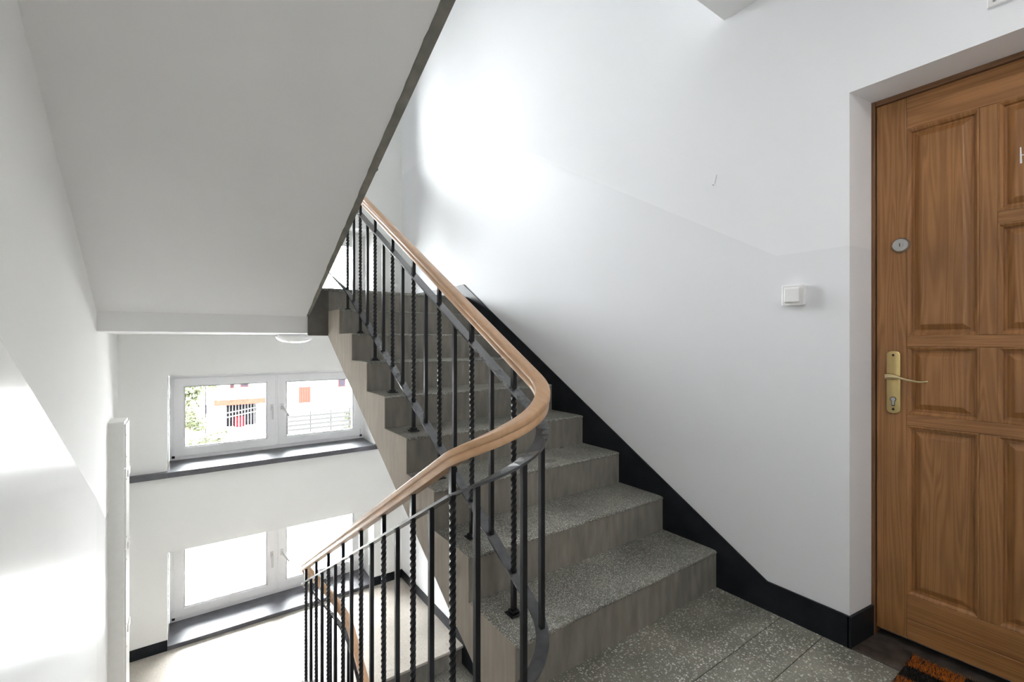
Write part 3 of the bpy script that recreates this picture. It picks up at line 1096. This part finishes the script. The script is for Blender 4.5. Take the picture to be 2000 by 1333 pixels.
# ------------------------------------------------------------------ outside
ZG = -5.3
M_PAVE = plain('pale_paving', (0.52, 0.515, 0.50), 0.8, noise=0.1, nscale=1.0, spec=0.0)
M_RENDER = plain('pale_house_render', (0.55, 0.54, 0.53), 0.9, noise=0.06, nscale=0.6, spec=0.0)
M_ORANGE = plain('orange_red_paint', (0.055, 0.014, 0.011), 0.7, noise=0.15, spec=0.0)
M_TERRA = plain('terracotta_tiles', (0.034, 0.014, 0.010), 0.8, noise=0.2, nscale=6, spec=0.0)
M_GRILLE = plain('grey_grille_paint', (0.05, 0.05, 0.05), 0.5, spec=0.0)
M_GARAGE = plain('dark_garage', (0.010, 0.009, 0.012), 0.8, spec=0.0)
M_LEAF = plain('green_leaves', (0.066, 0.074, 0.044), 0.6, noise=0.5, nscale=3, spec=0.0)
M_BARK = plain('grey_bark', (0.07, 0.055, 0.04), 0.9, noise=0.3, spec=0.0)
M_FENCE = plain('grey_fence_boards', (0.016, 0.016, 0.016), 0.8, noise=0.15, spec=0.0)
M_REDB = plain('red_barrel_paint', (0.10, 0.012, 0.018), 0.6, spec=0.0)
tag(box(-40, 60, 5.6, 80, ZG - 0.2, ZG).build('ground_outside', M_PAVE), 'pale paved yard outside the windows', 'ground', kind='structure')

hs = empty('neighbour_house', (6.0, 36.0, ZG))
tag(hs, 'pale neighbouring house with a barred garage and orange shutter beyond the windows', 'building')
m = MB()
gx0, gx1, gz0, gz1 = 2.2, 4.0, -4.72, -3.16
m.box(1.75, gx0, 36, 44, ZG, 4).box(gx1, 16, 36, 44, ZG, 4).box(gx0, gx1, 36, 44, gz1, 4).box(gx0, gx1, 36, 44, ZG, gz0)
m.build('house_wall', M_RENDER, hs)
box(gx0, gx1, 36.9, 37, gz0, gz1).build('garage_back', M_GARAGE, hs)
m = MB()
m.prism([(1.5, 35.4, -3.10), (1.5, 36.05, -2.78), (1.5, 36.05, -3.12)], [(4.75, 35.4, -3.10), (4.75, 36.05, -2.78), (4.75, 36.05, -3.12)])
m.build('tiled_canopy', M_TERRA, hs)
nb = 11
BAR = box(-0.032, 0.032, 35.93, 35.98, gz0, gz1).mesh('grille_bar', M_GRILLE)
for i in range(nb):
    link('grille_bar', BAR, hs, (gx0 + (gx1 - gx0) * i / (nb - 1), 0, 0))
for za, zc in ((-3.66, -3.40), (-3.95, -3.68)):
    m = MB()
    m.prism([(gx0, 35.9, za - 0.05), (gx1, 35.9, zc - 0.05), (gx1, 35.9, zc + 0.03), (gx0, 35.9, za + 0.03)],
            [(gx0, 35.94, za - 0.05), (gx1, 35.94, zc - 0.05), (gx1, 35.94, zc + 0.03), (gx0, 35.94, za + 0.03)])
    m.build('grille_brace', M_GRILLE, hs)
for xa, xb_, za, zb_ in ((2.4, 2.66, -2.04, -1.4), (3.0, 3.5, -2.0, -1.4), (9.4, 9.95, -2.35, -1.5)):
    wf = box(xa, xb_, 35.9, 36.02, za, zb_).build('house_window', M_ORANGE, hs)
    box(xa + 0.06, xb_ - 0.06, 35.88, 35.92, za + 0.06, zb_ - 0.06).build('pane', M_GARAGE, wf)
for i in range(5):
    xa = 6.65 + i * 0.166
    box(xa + 0.006, xa + 0.16, 35.9, 36.02, -3.35, -2.2).build('shutter_plank', M_ORANGE, hs)

bl = empty('rain_barrel', (3.0, 36.5, gz0))
tag(bl, 'red object standing inside the barred garage across the yard', 'barrel')
rs = [[(3.0 + r_ * math.cos(a), 36.5 + r_ * math.sin(a), gz0 + z) for a in [2 * math.pi * k / 16 for k in range(16)]] for z, r_ in ((0, 0.3), (0.1, 0.33), (0.35, 0.36), (0.6, 0.33), (0.7, 0.3))]
MB().rings(rs).build('barrel_body', M_REDB, bl)
MB().rings([[(3.0 + 0.37 * math.cos(a), 36.5 + 0.37 * math.sin(a), gz0 + z) for a in [2 * math.pi * k / 16 for k in range(16)]] for z in (0.33, 0.37)]).build('barrel_hoop', M_GARAGE, bl)

fe = empty('slatted_fence', (6.5, 30.0, ZG))
tag(fe, 'low grey fence of horizontal slats in front of the pale house', 'fence')
for i in range(7):
    z = ZG + 0.25 + i * 0.26
    box(4.9, 8.6, 30.0, 30.05, z, z + 0.13).build('slat', M_FENCE, fe)
for x in (4.9, 6.2, 7.4, 8.55):
    box(x, x + 0.08, 30.06, 30.14, ZG, ZG + 2.15).build('post', M_FENCE, fe)

pp = empty('sign_post', (1.0, 34.0, ZG))
tag(pp, 'thin dark post with a sign at the left of the garage', 'post')
MB().tube([(1.0, 34, ZG), (1.0, 34, 3.0)], 0.035, 10).build('pole', M_FENCE, pp)
box(0.95, 1.06, 33.92, 33.98, -3.35, -2.8).build('sign_board', M_GARAGE, pp)

rk = empty('bicycle_rack', (4.3, 17.2, ZG))
tag(rk, 'small grey metal rack on the paving seen through the low window', 'rack')
for i in range(4):
    x = 4.0 + i * 0.28
    MB().tube([(x, 17.0, ZG), (x, 17.0, ZG + 0.5), (x + 0.12, 17.2, ZG + 0.6), (x + 0.24, 17.4, ZG + 0.5), (x + 0.24, 17.4, ZG)], 0.02, 8).build('hoop', M_FENCE, rk)


def foliage(name, label, cat, cx, cy, z0, z1, rx, n, seed, trunk=True, leaf_s=0.16):
    e = empty(name, (cx, cy, ZG))
    tag(e, label, cat)
    rr_ = random.Random(seed)
    m_ = MB()
    cl = [(rr_.gauss(0, 0.5) * rx, rr_.gauss(0, 0.5) * rx, rr_.uniform(0.1, 0.95)) for _ in range(26)]
    for _ in range(n):
        a, b_, q = cl[rr_.randrange(len(cl))]
        x = cx + a + rr_.gauss(0, 0.22) * rx
        y = cy + b_ + rr_.gauss(0, 0.22) * rx
        z = z0 + (z1 - z0) * min(1, max(0, q + rr_.gauss(0, 0.07)))
        u = Vector((rr_.gauss(0, 1), rr_.gauss(0, 1), rr_.gauss(0, 0.6))).normalized() * leaf_s
        v_ = u.orthogonal().normalized() * leaf_s * 0.5
        p = Vector((x, y, z))
        k = len(m_.v)
        m_.v += [p - u, p + v_, p + u, p - v_]
        m_.f.append((k, k + 1, k + 2, k + 3))
    me_ = bpy.data.meshes.new('foliage')
    me_.from_pydata([tuple(p) for p in m_.v], [], m_.f)
    me_.materials.append(M_LEAF)
    link('foliage', me_, e)['kind'] = 'stuff'
    if trunk:
        MB().tube([(cx, cy, ZG), (cx + 0.1, cy, (ZG + z0) / 2), (cx, cy, z0 + (z1 - z0) * 0.6)], [0.16, 0.12, 0.05], 8).build('trunk', M_BARK, e)
    else:
        MB().tube([(cx, cy, ZG), (cx, cy, z0 + (z1 - z0) * 0.7)], [0.05, 0.02], 6).build('stem', M_BARK, e)


foliage('leafy_tree', 'light green tree at the left edge of the upper window view', 'tree', 0.05, 33.0, -4.2, -0.8, 0.75, 2200, 11)
foliage('garden_bush', 'low green bush at the bottom left of the upper window view', 'bush', 0.95, 30.4, ZG + 0.2, ZG + 1.45, 0.7, 1500, 12, False, 0.12)
foliage('garden_bush', 'green shrub at the right end of the slatted fence', 'bush', 8.9, 31.0, ZG + 0.1, ZG + 2.2, 0.7, 1200, 13, False, 0.12)
